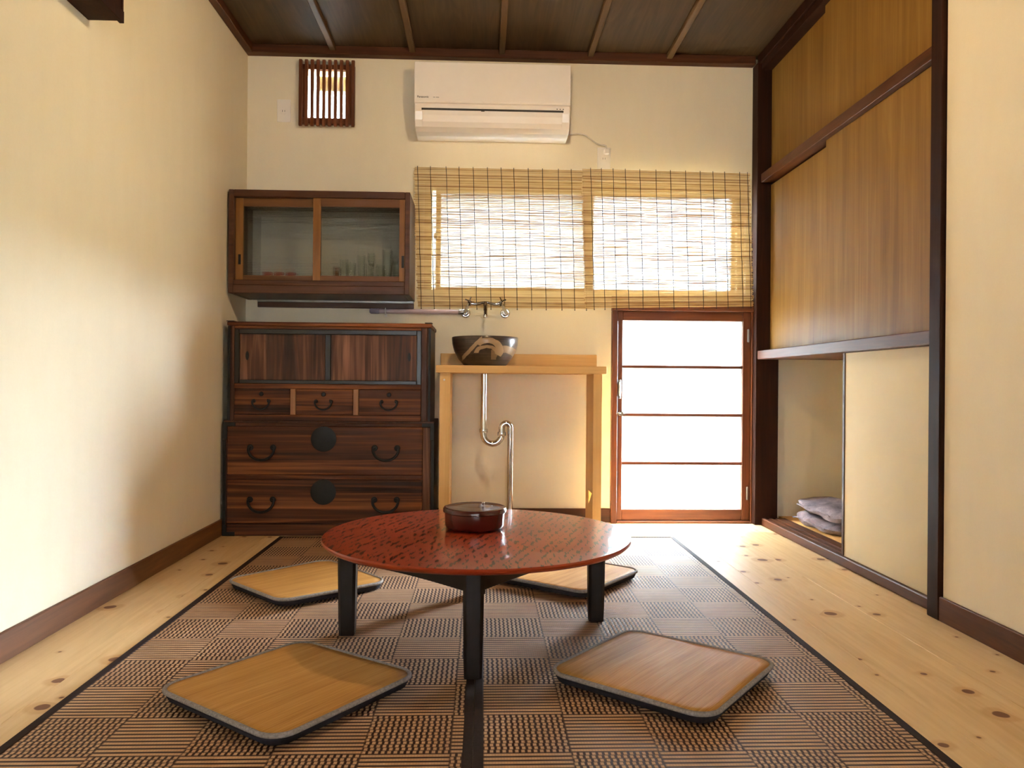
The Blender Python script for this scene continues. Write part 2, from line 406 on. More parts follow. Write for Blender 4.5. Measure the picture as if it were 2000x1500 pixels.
def thing(name, label, cat, loc, group=None):
    o = bpy.data.objects.new(name, None); COL.objects.link(o); o.location = loc; o.empty_display_size = 0.05
    return tag(o, label, cat, group)
def struct(name, loc=(0, 0, 0)):
    o = bpy.data.objects.new(name, None); COL.objects.link(o); o.location = loc; o['kind'] = 'structure'; o.empty_display_size = 0.05
    return o
def arc(cx, cy, r, a0, a1, n):
    return [(cx + r * math.cos(a0 + (a1 - a0) * i / n), cy + r * math.sin(a0 + (a1 - a0) * i / n)) for i in range(n + 1)]

# ------------------------------------------------------------------ room dimensions
XL, XC, XR, D, H, REAR = -1.274, 1.508, 1.482, 4.19, 2.50, -3.2

# floor ---------------------------------------------------------------
floor = build('floor', MB().box(XL - .1, 2.45, REAR - .1, D + .05, -0.12, -0.022), M['floor'], kind='structure')
w = 0.2315; x = XL
pl_me = {}
while x < XC - 0.01:
    x1 = min(x + w, XC + 0.003)
    y0 = REAR
    mb = MB().box(x + 0.0004, x1 - 0.0004, REAR, D, -0.022, 0.0)
    build('plank', mb, M['floor'], floor, 0.0008, seg=1)
    x = x1
# walls ---------------------------------------------------------------
def holed_wall(name, xs, zs, holes, y0, y1):
    mb = MB()
    for i in range(len(xs) - 1):
        for j in range(len(zs) - 1):
            cx, cz = (xs[i] + xs[i + 1]) / 2, (zs[j] + zs[j + 1]) / 2
            if any(a < cx < b and c < cz < d for a, b, c, d in holes): continue
            mb.box(xs[i], xs[i + 1], y0, y1, zs[j], zs[j + 1])
    bmesh.ops.remove_doubles(mb.bm, verts=mb.bm.verts, dist=1e-5)
    # drop the inner double faces
    seen = {}; mb.bm.verts.index_update()
    for f in list(mb.bm.faces):
        k = tuple(sorted(v.index for v in f.verts))
        seen.setdefault(k, []).append(f)
    dead = [f for fs in seen.values() if len(fs) > 1 for f in fs]
    bmesh.ops.delete(mb.bm, geom=dead, context='FACES')
    return build(name, mb, M['wall'], kind='structure')
HOLES = [(0.715, 1.482, -0.03, 1.155), (-0.325, 1.44, 1.238, 1.862), (-0.965, -0.735, 2.165, 2.425)]
xs = sorted({XL - .12, 2.45} | {h[0] for h in HOLES} | {h[1] for h in HOLES}); zs = sorted({-0.12, 2.62} | {h[2] for h in HOLES} | {h[3] for h in HOLES})
holed_wall('wall_back', xs, zs, HOLES, D, D + 0.065)
build('wall_left', MB().box(XL - .12, XL, REAR - .1, D, -0.12, 2.62), M['wall'], kind='structure')
build('wall_right', MB().box(XR, XR + .1, REAR - .1, 2.42, -0.12, 2.62), M['wall'], kind='structure')
RH = [(-1.0, 1.2, 0.3, 1.6)]
holed_wall('wall_rear', [XL, -1.0, 1.2, XR], [-0.12, 0.3, 1.6, 2.62], RH, REAR - .12, REAR)
w3 = struct('window_3', (0.1, REAR - .05, 0.3))
for a in (-1.0, 0.08, 1.16): bx('shoji_stile', (a, a + .04, REAR - .07, REAR - .04, .3, 1.6), M['pineZ'], w3, .001)
for z in (.3, 1.56): bx('shoji_rail', (-1.0, 1.2, REAR - .069, REAR - .041, z, z + .04), M['pine'], w3, .001)
for k in range(1, 5): bx('shoji_bar', (-.96, 1.16, REAR - .060, REAR - .048, .3 + k * .26, .308 + k * .26), M['pine'], w3, 0)
for k in range(1, 8):
    if k != 4: bx('shoji_bar', (-1.0 + k * .275, -.992 + k * .275, REAR - .059, REAR - .049, .34, 1.56), M['pineZ'], w3, 0)
bx('shoji_paper', (-.98, 1.18, REAR - .0625, REAR - .0605, .32, 1.58), M['shoji'], w3, 0)
# closet shell behind the sliding doors
build('wall_closet_side', MB().box(XR + .1, 2.45, 2.42, 2.488, -0.12, 2.62), M['wall'], kind='structure')
build('wall_closet_far', MB().box(2.35, 2.45, 2.488, D, -0.12, 2.62), M['wall'], kind='structure')
# ceiling: boards between battens -------------------------------------
ceiling = build('ceiling', MB().box(XL - .12, 2.45, REAR - .1, D + .1, 2.555, 2.62), M['ceil'], kind='structure')
bat = [-1.235, -0.812, -0.390, 0.089, 0.566, 0.995, 1.47]
for a, b in zip(bat, bat[1:]):
    bx('ceiling_board', (a - (0.04 if a < -1.2 else 0) + .0005, b + (0.04 if b > 1.4 else 0) - .0005, REAR, D - .001, 2.545, 2.5549), M['ceil'], ceiling, 0.0008)
for a in bat[1:-1]:
    bx('batten', (a - .016, a + .016, REAR, D - .03, 2.517, 2.5448), M['batten'], ceiling, 0.003)
# trims ----------------------------------------------------------------
bx('trim_1', (XL, 1.47, D - .052, D, 2.499, 2.5448), M['darkX'], None, .003, 'structure')          # ceiling moulding, back
bx('trim_2', (XL, XL + .04, REAR, D - .053, 2.499, 2.5448), M['darkY'], None, .003, 'structure')    # left
bx('trim_3', (1.478, 1.56, 2.490, D - .053, 2.490, 2.5448), M['post'], None, .003, 'structure')     # over closet
bx('trim_4', (XR - .035, XR, REAR, 2.418, 2.499, 2.5448), M['darkY'], None, .003, 'structure')
bx('trim_5', (1.470, 1.595, 4.105, D - .0005, 0.0, 2.498), M['post'], None, .003, 'structure')      # corner post
bx('trim_6', (1.468, 1.60, 2.425, 2.489, 0.0, 2.5448), M['post'], None, .003, 'structure')          # front closet post
bx('trim_7', (1.490, 1.60, 2.490, 4.104, 1.846, 1.893), M['darkY'], None, .002, 'structure')        # rail under upper doors
bx('trim_8', (1.478, 1.61, 2.490, 4.104, 0.893, 0.940), M['darkY'], None, .003, 'structure')        # rail over lower doors
sill = MB().prism([(1.508, 0.0), (1.635, 0.0), (1.635, 0.038), (1.585, 0.038), (1.585, 0.032), (1.563, 0.032), (1.563, 0.038), (1.549, 0.038), (1.549, 0.032), (1.527, 0.032), (1.527, 0.038), (1.512, 0.038), (1.508, 0.034)], 'Y', 2.490, 4.104)
build('trim_9', sill, M['darkY'], None, 0, kind='structure')
bx('trim_10', (1.490, 1.60, 2.490, 4.104, 2.455, 2.4895), M['post'], None, .002, 'structure')
bx('baseboard_left', (XL, XL + .012, REAR, D - .001, 0, 0.080), M['darkYl'], None, .002, 'structure')
bx('baseboard_right', (XR - .012, XR, REAR, 2.424, 0, 0.078), M['darkY'], None, .002, 'structure')
bx('baseboard_back', (XL + .013, 0.699, D - .012, D, 0, 0.075), M['darkX'], None, .002, 'structure')
bx('baseboard_rear', (XL + .013, XR - .013, REAR, REAR + .012, 0, 0.078), M['darkX'], None, .002, 'structure')
# closet inside
bx('floor_closet', (1.636, 2.35, 2.488, D, 0.0, 0.034), M['pine'], None, 0, 'structure')
bx('ceiling_closet', (1.611, 2.35, 2.488, D, 0.897, 0.925), M['darkY'], None, 0, 'structure')
# outside ground
build('ground', MB().box(-30, 30, -40, 40, -0.5, -0.35), M['ground'], kind='structure')

# neighbouring house wall close to this one; its corner leaves the sky open on the right
nb = build('neighbour_wall', MB().box(-12, 1.95, 5.25, 9.0, -0.35, 3.7), M['neighbour'], kind='structure')

# ------------------------------------------------------------------ door_1: low garden door of frosted panes
d1 = struct('door_1', (1.087, D, 0))
bx('door_jamb', (0.699, 0.729, 4.145, 4.215, 0, 1.152), M['door'], d1, .002)
bx('door_jamb', (1.462, 1.4695, 4.145, 4.215, 0, 1.152), M['door'], d1, .001)
bx('door_head', (0.699, 1.4695, 4.140, 4.215, 1.1525, 1.205), M['doorX'], d1, .002)
bx('threshold', (0.7295, 1.4615, 4.145, 4.215, 0, 0.014), M['doorX'], d1, .002)
bx('door_stile', (0.7293, 0.758, 4.160, 4.194, 0.0143, 1.1522), M['door'], d1, .002)
bx('door_stile', (1.418, 1.4617, 4.160, 4.194, 0.0143, 1.1522), M['door'], d1, .002)
bx('door_rail', (0.7585, 1.4175, 4.162, 4.192, 0.0143, 0.075), M['doorX'], d1, .002)
bx('door_rail', (0.7585, 1.4175, 4.162, 4.192, 1.101, 1.1522), M['doorX'], d1, .002)
zz = [0.075, 0.325, 0.588, 0.850, 1.101]
for z in zz[1:-1]: bx('glazing_bar', (0.7585, 1.4175, 4.163, 4.191, z - .0080, z + .0080), M['doorX'], d1, .001)
for a, b in zip(zz, zz[1:]): bx('glass_pane', (0.759, 1.417, 4.176, 4.179, a + .0081 * (a > .1), b - .0081 * (b < 1.1)), M['frost'], d1, 0)
for z in (0.164, 1.024):
    hg = build('hinge', MB().box(1.440, 1.452, 4.157, 4.1598, z - .034, z + .034), M['steel'], d1)
    build('hinge_pin', MB().lathe([(0, -.036), (.003, -.036), (.003, .036), (0, .036)], (1.446, 4.155, z), 10), M['steel'], hg, smooth=True)
lk = bx('latch_plate', (0.733, 0.749, 4.154, 4.1595, 0.676, 0.778), M['steel'], d1, .002)
build('latch_bolt', MB().tube([(0.741, 4.147, 0.69), (0.741, 4.147, 0.765)], .005), M['chrome'], lk, smooth=True)
kn = build('door_knob', MB().lathe([(0, 0), (.011, 0), (.011, .004), (.006, .008), (.006, .018), (.012, .026), (.012, .034), (0, .038)], (0, 0, 0), 16, 'Y'), M['chrome'], d1, smooth=True)
kn.scale = (1, -1, 1); kn.location = Vector((0.746, 4.140, 0.596)) - Vector((1.087, D, 0))
kb = build('door_bolt', MB().tube([(0.722, 4.148, 0.596), (0.772, 4.148, 0.596)], .0045), M['steel'], d1, smooth=True)

# ------------------------------------------------------------------ window_1 behind the reed blinds
w1 = struct('window_1', (0.557, D + .06, 1.238))
fy = (D + .03, D + .09)
bx('window_frame', (-0.325, 1.44, fy[0], fy[1], 1.238, 1.262), M['alu'], w1)
bx('window_frame', (-0.325, 1.44, fy[0], fy[1], 1.815, 1.862), M['alu'], w1)
bx('window_frame', (-0.325, -0.285, fy[0], fy[1], 1.2625, 1.8145), M['alu'], w1)
bx('window_frame', (1.400, 1.44, fy[0], fy[1], 1.2625, 1.8145), M['alu'], w1)
def sash(x0, x1, y, wl, wr):
    s = bx('sash', (x0, x0 + wl, y, y + .022, 1.263, 1.814), M['alu'], w1)
    bx('sash_stile', (x1 - wr, x1, y, y + .022, 1.263, 1.814), M['alu'], s)
    bx('sash_rail', (x0 + wl, x1 - wr, y, y + .022, 1.263, 1.278), M['alu'], s)
    bx('sash_rail', (x0 + wl, x1 - wr, y, y + .022, 1.796, 1.814), M['alu'], s)
    bx('glass_pane', (x0 + wl, x1 - wr, y + .009, y + .012, 1.2785, 1.7955), M['privacy'], s, 0)
sash(-0.262, 0.602, D + .034, .026, .045)
sash(0.560, 1.399, D + .062, .045, .018)
bx('sash_lock', (-0.272, -0.250, D + .012, D + .032, 1.538, 1.566), M['alu'], w1)
# casing on the room side of the window
bx('trim_11', (0.699, 1.4695, D - .03, D, 1.206, 1.237), M['darkX'], None, .002, 'structure')

# ------------------------------------------------------------------ window_2: small lattice vent near the ceiling
w2 = struct('window_2', (-0.845, D - .02, 2.125))
bx('lattice_frame', (-0.992, -0.700, D - .028, D - .0005, 2.135, 2.166), M['door'], w2)
bx('lattice_frame', (-0.992, -0.700, D - .028, D - .0005, 2.425, 2.452), M['door'], w2)
bx('lattice_frame', (-0.992, -0.962, D - .028, D - .0005, 2.1665, 2.4245), M['door'], w2)
bx('lattice_frame', (-0.735, -0.700, D - .028, D - .0005, 2.1665, 2.4245), M['door'], w2)
sl0 = None
for i in range(10):
    x = -0.984 + i * (0.984 - 0.706) / 9
    if sl0 is None:
        sl0 = bx('slat', (x - .0085, x + .0085, D - .044, D - .0285, 2.118, 2.472), M['door'], w2, .002)
    else:
        s = sl0.copy(); COL.objects.link(s); s.location = sl0.location + Vector((x + 0.984, 0, 0))
bx('glass_pane', (-0.964, -0.736, D + .05, D + .054, 2.166, 2.424), M['frost'], w2, 0)
bx('fan_ledge', (-0.92, -0.75, D + .056, D + .11, 2.34, 2.42), M['alu'], w2, 0)

# ------------------------------------------------------------------ closet sliding doors
def slide(y0, y1, z0, z1, xa, mat, label, pull=None, stile=None):
    t = thing('sliding_door', label, 'door', (xa + .009, (y0 + y1) / 2, z0), 'sliding doors of the built-in closet')
    bx('panel', (xa, xa + .018, y0, y1, z0, z1), mat, t, .001)
    if stile:
        for a, b in stile: bx('stile', (xa - .004, xa - .0002, a, b, z0, z1), M['dark'], t, .001)
    if pull:
        py, pz = pull
        build('finger_pull', MB().lathe([(.0001, 0), (.014, 0), (.016, -.003), (.018, -.003), (.018, .0)], (xa - .0003, py, pz), 20, 'X'), M['iron'], t, smooth=True)
    return t
slide(2.492, 3.395, 1.894, 2.454, 1.517, M['ply'], 'upper closet sliding panel of varnished wood, nearer the camera')
slide(3.345, 4.102, 1.894, 2.454, 1.545, M['ply'], 'upper closet sliding panel of varnished wood, beside the back corner post')
slide(2.492, 3.375, 0.941, 1.845, 1.517, M['ply'], 'tall middle closet sliding panel of varnished wood, nearer the camera')
slide(3.335, 4.102, 0.941, 1.835, 1.545, M['ply'], 'tall middle closet sliding panel of varnished wood, beside the door corner')
slide(2.492, 3.215, 0.033, 0.892, 1.529, M['fusuma'], 'plain cream paper sliding door on the closet floor track', stile=[(3.197, 3.215)])

# ------------------------------------------------------------------ folded cushions in the closet
def soft(name, dims, seed, parent=None, amp=.008):
    x0, x1, y0, y1, z0, z1 = dims; rnd = random.Random(seed); nx, ny = 14, 14
    ph = [rnd.uniform(0, 6.28) for _ in range(8)]
    mb = MB(); rings = []
    cx, cy, cz = (x0 + x1) / 2, (y0 + y1) / 2, (z0 + z1) / 2; hx, hy, hz = (x1 - x0) / 2, (y1 - y0) / 2, (z1 - z0) / 2
    n = 48
    prof = [(0.0, -1), (0.5, -1), (0.88, -.98), (.97, -.7), (1.0, -.1), (.985, .35), (.93, .72), (.8, .92), (.5, 1.0), (.0, 1.02)]
    R = []
    for k, (r, h) in enumerate(prof):
        ring = []
        for i in range(n):
            a = 2 * PI * i / n; c, s = math.cos(a), math.sin(a)
            q = (abs(c) ** 5 + abs(s) ** 5) ** (-1 / 5)
            wx = amp * (math.sin(3 * a + ph[0] + k * .5) + .7 * math.sin(7 * a + ph[1] - k)) * (1 if r > .3 else 0)
            wz = amp * 0.8 * (math.sin(4 * a + ph[2] + k) + .8 * math.sin(9 * a + ph[3])) * (1 if k > 2 else 0)
            ring.append((cx + (hx * r) * c * q + wx * c, cy + (hy * r) * s * q + wx * s, max(z0, cz + hz * h + wz)))
        R.append(ring)
    # collapse first and last rings to points
    bm = mb.bm
    vs_ = []
    for k, ring in enumerate(R):
        if k == 0 or k == len(R) - 1: vs_.append([bm.verts.new((cx, cy, ring[0][2]))])
        else: vs_.append([bm.verts.new(p) for p in ring])
    for A, B in zip(vs_, vs_[1:]):
        for i in range(n):
            j = (i + 1) % n
            if len(A) == 1: bm.faces.new([A[0], B[i], B[j]])
            elif len(B) == 1: bm.faces.new([A[i], A[j], B[0]])
            else: bm.faces.new([A[i], A[j], B[j], B[i]])
    return build(name, mb, M['zab'], parent, smooth=True)
g = 'folded floor cushions stored in the closet'
c1 = soft('folded_cushion', (1.655, 2.16, 3.56, 4.13, 0.034, 0.092), 3, amp=.007)
tag(c1, 'grey violet padded floor cushion at the bottom of the closet stack', 'cushion', g)
build('seam', MB().tube([(1.652 + .004 * math.sin(k), 3.66 + k * .037, .062 + .004 * math.sin(k * 1.7)) for k in range(11)], .004, 6), M['zab'], c1, smooth=True)
c2 = soft('folded_cushion', (1.66, 2.17, 3.50, 4.11, 0.104, 0.156), 11, amp=.008)
tag(c2, 'grey violet padded floor cushion on top of the closet stack', 'cushion', g)
build('seam', MB().tube([(1.657 + .004 * math.sin(k), 3.62 + k * .037, .130 + .004 * math.sin(k * 2.1)) for k in range(11)], .004, 6), M['zab'], c2, smooth=True)

# ------------------------------------------------------------------ woven floor mats
def floor_mat_obj(x0, x1, label):
    y0, y1, b = 0.92, 3.760, 0.021
    t = thing('woven_mat', label, 'rug', (x0, y0, 0.0), 'woven floor mats')
    build('weave', MB().box(x0 + b, x1 - b, y0 + b, y1 - b, 0.0005, 0.005), M['weave'], t, origin=(x0 + b, y0 + b + .08, 0))
    bx('binding', (x0, x0 + b, y0, y1, .0005, 0.0065), M['binding'], t, .001)
    bx('binding', (x1 - b, x1, y0, y1, .0005, 0.0065), M['binding'], t, .001)
    bx('end_binding', (x0 + b, x1 - b, y0, y0 + b, .0005, 0.0058), M['binding'], t, .001)
    bx('end_binding', (x0 + b, x1 - b, y1 - .006, y1, .0005, 0.0058), M['binding'], t, .001)
floor_mat_obj(-0.973, -0.0142, 'brown block-patterned woven mat with dark binding, left of the centre seam')
floor_mat_obj(-0.0140, 0.945, 'brown block-patterned woven mat with dark binding, right of the centre seam')

# ------------------------------------------------------------------ flat bamboo seat cushions
def rrect(h, r, n=8, k=1.0):
    pts = []
    for cx, cy, a in ((h - r, h - r, 0), (-h + r, h - r, PI / 2), (-h + r, -h + r, PI), (h - r, -h + r, 1.5 * PI)):
        pts += arc(cx, cy, r, a, a + PI / 2, n)
    return pts
def cushion(cx, cy, ang, label, lift=0.0, size=0.432):
    h = size / 2; r = 0.055
    t = thing('seat_cushion', label, 'cushion', (cx, cy, 0.0066), 'bamboo seat cushions around the low table')
    def sag(x, y): return 0.004 * math.sin(x * 9 + cx * 5) * math.cos(y * 8 + cy * 3) + lift * (x * x + y * y) * 0.25
    z = 0.0066
    def ring(sc, zz, inset=0.0):
        return [(x * sc, y * sc, zz + sag(x * sc, y * sc)) for x, y in rrect(h - inset, max(r - inset, .01))]
    pad = MB(); R = [ring(1, 0.0, .03), ring(1, 0.005, .010), ring(1, .016, .004), ring(1, .0235, .004)]
    pad.rings_closed([[(x, y, max(zz, 0)) for x, y, zz in q] for q in R])
    def place(mb, name, mat, smooth=True):
        bm = mb.bm; bmesh.ops.recalc_face_normals(bm, faces=bm.faces); me = bpy.data.meshes.new(name); bm.to_mesh(me); bm.free()
        for p in me.polygons: p.use_smooth = smooth
        o = link(name, me, mat, t); return o
    place(pad, 'pad', M['under'], False)
    # top skin as a grid so that it follows the sag
    top = MB(); N = 10; rows = []
    for k in range(1, N + 1):
        rows.append([(x * k / N, y * k / N, 0.0305 + .0015 * (1 - (k / N) ** 4) + sag(x * k / N, y * k / N)) for x, y in rrect(h - .006, r - .006)])
    bm = top.bm; c0 = bm.verts.new((0, 0, 0.032 + sag(0, 0))); V = [[bm.verts.new(p) for p in q] for q in rows]; n = len(V[0])
    low = [bm.verts.new((p[0], p[1], p[2] - .0052)) for p in rows[-1]]
    for i in range(n): bm.faces.new([c0, V[0][i], V[0][(i + 1) % n]])
    for A, B in zip(V, V[1:] + [low]):
        for i in range(n): bm.faces.new([A[i], A[(i + 1) % n], B[(i + 1) % n], B[i]])
    place(top, 'bamboo_skin', M['bamboo'])
    pp = MB(); pp.tube([(x, y, .0285 + sag(x, y)) for x, y in rrect(h - .001, r)], .0058, 8, closed=True)
    place(pp, 'piping', M['piping'])
    t.rotation_euler = (0, 0, ang)
cushion(-0.452, 1.858, math.radians(53), 'bamboo seat cushion with grey piping in the front left, partly in the table shadow')
cushion(0.466, 1.942, math.radians(50), 'bamboo seat cushion with grey piping in the front right')
cushion(-0.632, 2.822, math.radians(42), 'bamboo seat cushion behind the left table leg', size=.42)
cushion(0.325, 2.925, math.radians(52), 'bamboo seat cushion half hidden behind the right side of the table', size=.42)

# ------------------------------------------------------------------ low round table
TC = (-0.012, 2.305); TZ = 0.305; TR = 0.455
tb = thing('low_round_table', 'low round table with dark-flecked red lacquered top and black legs', 'table', (TC[0], TC[1], 0.0066))
top = MB().lathe([(0, -.022), (TR - .035, -.022), (TR - .010, -.017), (TR - .001, -.009), (TR, -.005), (TR - .003, -.001), (TR - .010, 0), (0, 0)], (TC[0], TC[1], TZ), 128)
build('tabletop', top, M['tabletop'], tb, smooth=True)
legs = [(-0.019, 1.962), (-0.395, 2.303), (0.362, 2.424), (-0.008, 2.745)]
for i, (lx, ly) in enumerate(legs):
    mb = MB(); R = []
    for z, s in ((0.0067, .0225), (.05, .0240), (.20, .0262), (TZ - .0225, .027)):
        c = .007; R.append([(lx + a * s + 0, ly + b * s, z) for a, b in ((1, -.7), (1, .7), (.7, 1), (-.7, 1), (-1, .7), (-1, -.7), (-.7, -1), (.7, -1))])
    mb.rings_closed(R); o = build('leg', mb, M['tableleg'], tb, 0)
def apron(a, b, ext=0.0):
    A, B = Vector((*a, 0)), Vector((*b, 0)); d = (B - A).normalized(); n = Vector((-d.y, d.x, 0)) * .009
    A2 = A + d * .024 - d * ext; B2 = B - d * .024
    mb = MB(); L = (B2 - A2).length
    # underside sweeps down towards the legs
    top_, N = TZ - .0225, 10; prev = None; vt = []
    for i in range(N + 1):
        t_ = i / N; p = A2 + (B2 - A2) * t_; zb = 0.220 + 0.006 * math.sin(PI * t_) 
        vt.append([mb.bm.verts.new((p + n * s).to_tuple()[:2] + (z,)) for s, z in ((1, zb), (-1, zb), (-1, top_), (1, top_))])
    for q, r in zip(vt, vt[1:]):
        for k in range(4): mb.bm.faces.new([q[k], q[(k + 1) % 4], r[(k + 1) % 4], r[k]])
    mb.bm.faces.new(vt[0][::-1]); mb.bm.faces.new(vt[-1])
    build('apron', mb, M['tableleg'], tb, 0.001, seg=1)
apron(legs[0], legs[1]); apron(legs[0], legs[2]); apron(legs[3], legs[1]); apron(legs[3], legs[2])
bx('cross_rail', (-0.450, 0.395, 2.40, 2.425, TZ - .045, TZ - .0225), M['tableleg'], tb, .002)
# the cross rail end shows past the left leg
bx('cross_rail', (-0.445, -0.423, 2.262, 2.345, TZ - .043, TZ - .0225), M['tableleg'], tb, .002)

# lidded box
BC = (-0.021, 2.378)
lb = thing('lidded_box', 'round dark red lacquer box with a lid on the low table', 'box', (BC[0], BC[1], TZ + .0002))
build('box_body', MB().lathe([(0, 0), (.080, 0), (.086, .003), (.0915, .012), (.0925, .050), (.088, .050), (0, .050)], (BC[0], BC[1], TZ + .0004), 64), M['redlacq'], lb, smooth=True)
build('box_lid', MB().lathe([(.0001, .0505), (.0955, .0505), (.0978, .053), (.0978, .061), (.095, .0655), (.090, .067), (.088, .0655), (.04, .068), (0, .069)], (BC[0], BC[1], TZ + .0004), 64), M['redlacq'], lb, smooth=True)
build('lid_knob', MB().lathe([(0, .0), (.003, 0), (.0028, .004), (.0045, .007), (.0035, .010), (0, .011)], (0.004, 2.385, TZ + .0692), 16), M['chrome'], lb, smooth=True)

# ------------------------------------------------------------------ step chest (tansu)
CY = 3.80
tc = thing('wooden_chest', 'old dark wooden chest of drawers with black iron fittings, in the left corner', 'chest', (-0.75, 3.98, 0))
def handle(parent, cx, cz, w, h, y=CY, r=.0042):
    for s in (-1, 1):
        pass
    pts = []
    for i in range(17):
        a = PI + PI * i / 16
        pts.append((cx + w / 2 * math.cos(a), y - .012 - .006 * math.sin(PI * i / 16), cz + h * math.sin(a) * 1.0))
    mb = MB().tube([(cx - w / 2 + .010, y - .006, cz + .008), (cx - w / 2 + .003, y - .010, cz + .007)] + pts + [(cx + w / 2 - .003, y - .010, cz + .007), (cx + w / 2 - .010, y - .006, cz + .008)], r, 8)
    hd = build('handle', mb, M['iron'], parent, smooth=True)
def rosette(parent, x, z, r, y=CY, name='handle_plate'):
    return build(name, MB().lathe([(0.0001, 0), (r, 0), (r, -.002), (r * .8, -.005), (0, -.006)], (x, y - .0003, z), 24, 'Y'), M['iron'], parent, smooth=True)
# lower case
L0, L1 = -1.258, -0.238
bx('case_side', (L0, L0 + .018, CY + .004, 4.175, 0, .551), M['dark'], tc)
bx('case_side', (L1 - .018, L1, CY + .004, 4.175, 0, .551), M['dark'], tc)
bx('case_top', (L0, L1, CY + .002, 4.175, .5512, .562), M['dark'], tc)
bx('case_back', (L0 + .0185, L1 - .0185, 4.16, 4.175, 0.02, .551), M['dark'], tc)
bx('face_frame', (L0 + .0185, -0.291 - .0005, CY, CY + .05, .535, .551), M['chestX'], tc)
bx('face_frame', (L0 + .0185, -0.2915, CY, CY + .05, .276, .297), M['chestX'], tc)
bx('face_frame', (L0 + .0185, -0.2915, CY, CY + .05, 0.0, .060), M['chestX'], tc)
bx('face_frame', (-0.291, L1 - .0185, CY, CY + .05, 0.0, .551), M['chestZ'], tc)
for z0, z1, hz in ((.2985, .5335, .425), (.0615, .2745, .172)):
    dr = bx('drawer', (-1.2385, -0.2925, CY - .003, CY + .32, z0, z1), M['chestX'], tc, .003)
    for hx in (-1.072, -0.471):
        for s in (-1, 1): rosette(dr, hx + s * .055, hz + .006, .015, CY - .003)
        handle(dr, hx, hz, .124, .054, CY - .003, .0066)
    rosette(dr, -0.774, z1 - .060, .062, CY - .003, 'lock_disc')
# upper case
U0_, U1_ = -1.238, -0.258
bx('case_side', (U0_, U0_ + .016, CY + .004, 4.17, .5622, 1.022), M['dark'], tc)
bx('case_side', (U1_ - .016, U1_, CY + .004, 4.17, .5622, 1.022), M['dark'], tc)
bx('case_back', (U0_ + .0165, U1_ - .0165, 4.155, 4.17, .5622, 1.022), M['dark'], tc)
bx('case_top', (U0_ - .006, U1_ + .006, CY - .006, 4.172, 1.0225, 1.043), M['chestX'], tc, .004)
bx('face_frame', (U0_ + .0165, -1.209, CY, CY + .04, .5622, 1.022), M['chestZ'], tc)
bx('face_frame', (-0.302, U1_ - .0165, CY, CY + .04, .5622, 1.022), M['chestZ'], tc)
bx('face_frame', (-1.2085, -0.3025, CY, CY + .04, .7185, .742), M['chestX'], tc)
bx('face_frame', (-1.2085, -0.3025, CY, CY + .04, .5622, .590), M['chestX'], tc)
bx('face_frame', (-1.2085, -0.3025, CY, CY + .04, 1.008, 1.022), M['chestX'], tc)
# black lacquered frame of the sliding doors
for dd in ((-1.2085, -1.186, .7425, 1.0075), (-0.325, -0.3025, .7425, 1.0075), (-1.1855, -0.3255, .7425, .760), (-1.1855, -0.3255, .985, 1.0075), (-0.770, -0.744, .7605, .9845)):
    bx('door_frame', (dd[0], dd[1], CY - .002, CY + .03, dd[2], dd[3]), M['lacq'], tc, .002)
for a, b, py, px in ((-1.1855, -0.7705, CY + .012, -1.15), (-0.7435, -0.3255, CY + .008, -0.362)):
    sd = bx('sliding_panel', (a, b, py, py + .012, .7605, .9845), M['chestZ'], tc, .001)
    build('finger_pull', MB().prism([(px + .008 * math.cos(t_ * PI / 8), .878 + .022 * math.sin(t_ * PI / 8)) for t_ in range(16)], 'Y', py - .002, py - .0003), M['iron'], sd)
# three small drawers
for a, b in ((-1.208, -0.9385), (-0.9115, -0.6335), (-0.6065, -0.3025)):
    dr = bx('small_drawer', (a + .001, b - .001, CY + .001, CY + .25, .5915, .7165), M['chestX'], tc, .002)
    cx = (a + b) / 2 - .004
    hp = rosette(dr, cx, .692, .011, CY + .001, 'lock_plate')
    for s in (-1, 1): rosette(dr, cx + s * .036, .657, .009, CY + .001)
    handle(dr, cx, .655, .082, .038, CY + .001, .0046)
for a in (-0.925, -0.620):
    bx('divider', (a - .0125, a + .0125, CY - .001, CY + .04, .5905, .718), M['chestEdge'], tc, .001)
# iron corner straps
def iron(d, name='corner_iron'): bx(name, d, M['iron'], tc, .001)
for s, xo in ((1, L0 - .002), (-1, L1 + .002)):
    def XX(a, b):
        p, q = xo + s * a, xo + s * b; return (min(p, q), max(p, q))
    for z0, z1, ww in ((.50, .553, .050), (.0, .055, .050)):
        a, b = XX(0, ww + .01); iron((a, b, CY - .0045, CY - .0005, (z1 - .02) if z0 > .1 else z0, z1 if z0 > .1 else z0 + .02))
        a, b = XX(0, .020); iron((a, b, CY - .0048, CY - .0009, z0 - (.03 if z0 > .1 else 0), z1))
    a, b = XX(0, .014); iron((a, b, CY - .0042, CY + .003, .056, .469), 'edge_iron')
for s, xo in ((1, U0_ - .002), (-1, U1_ + .002)):
    def XX(a, b):
        p, q = xo + s * a, xo + s * b; return (min(p, q), max(p, q))
    a, b = XX(0, .012); iron((a, b, CY - .003, CY + .003, .5625, 1.021), 'edge_iron')
    a, b = XX(-.006, .03); iron((a, b, CY - .0085, CY + .05, 1.0435, 1.047))

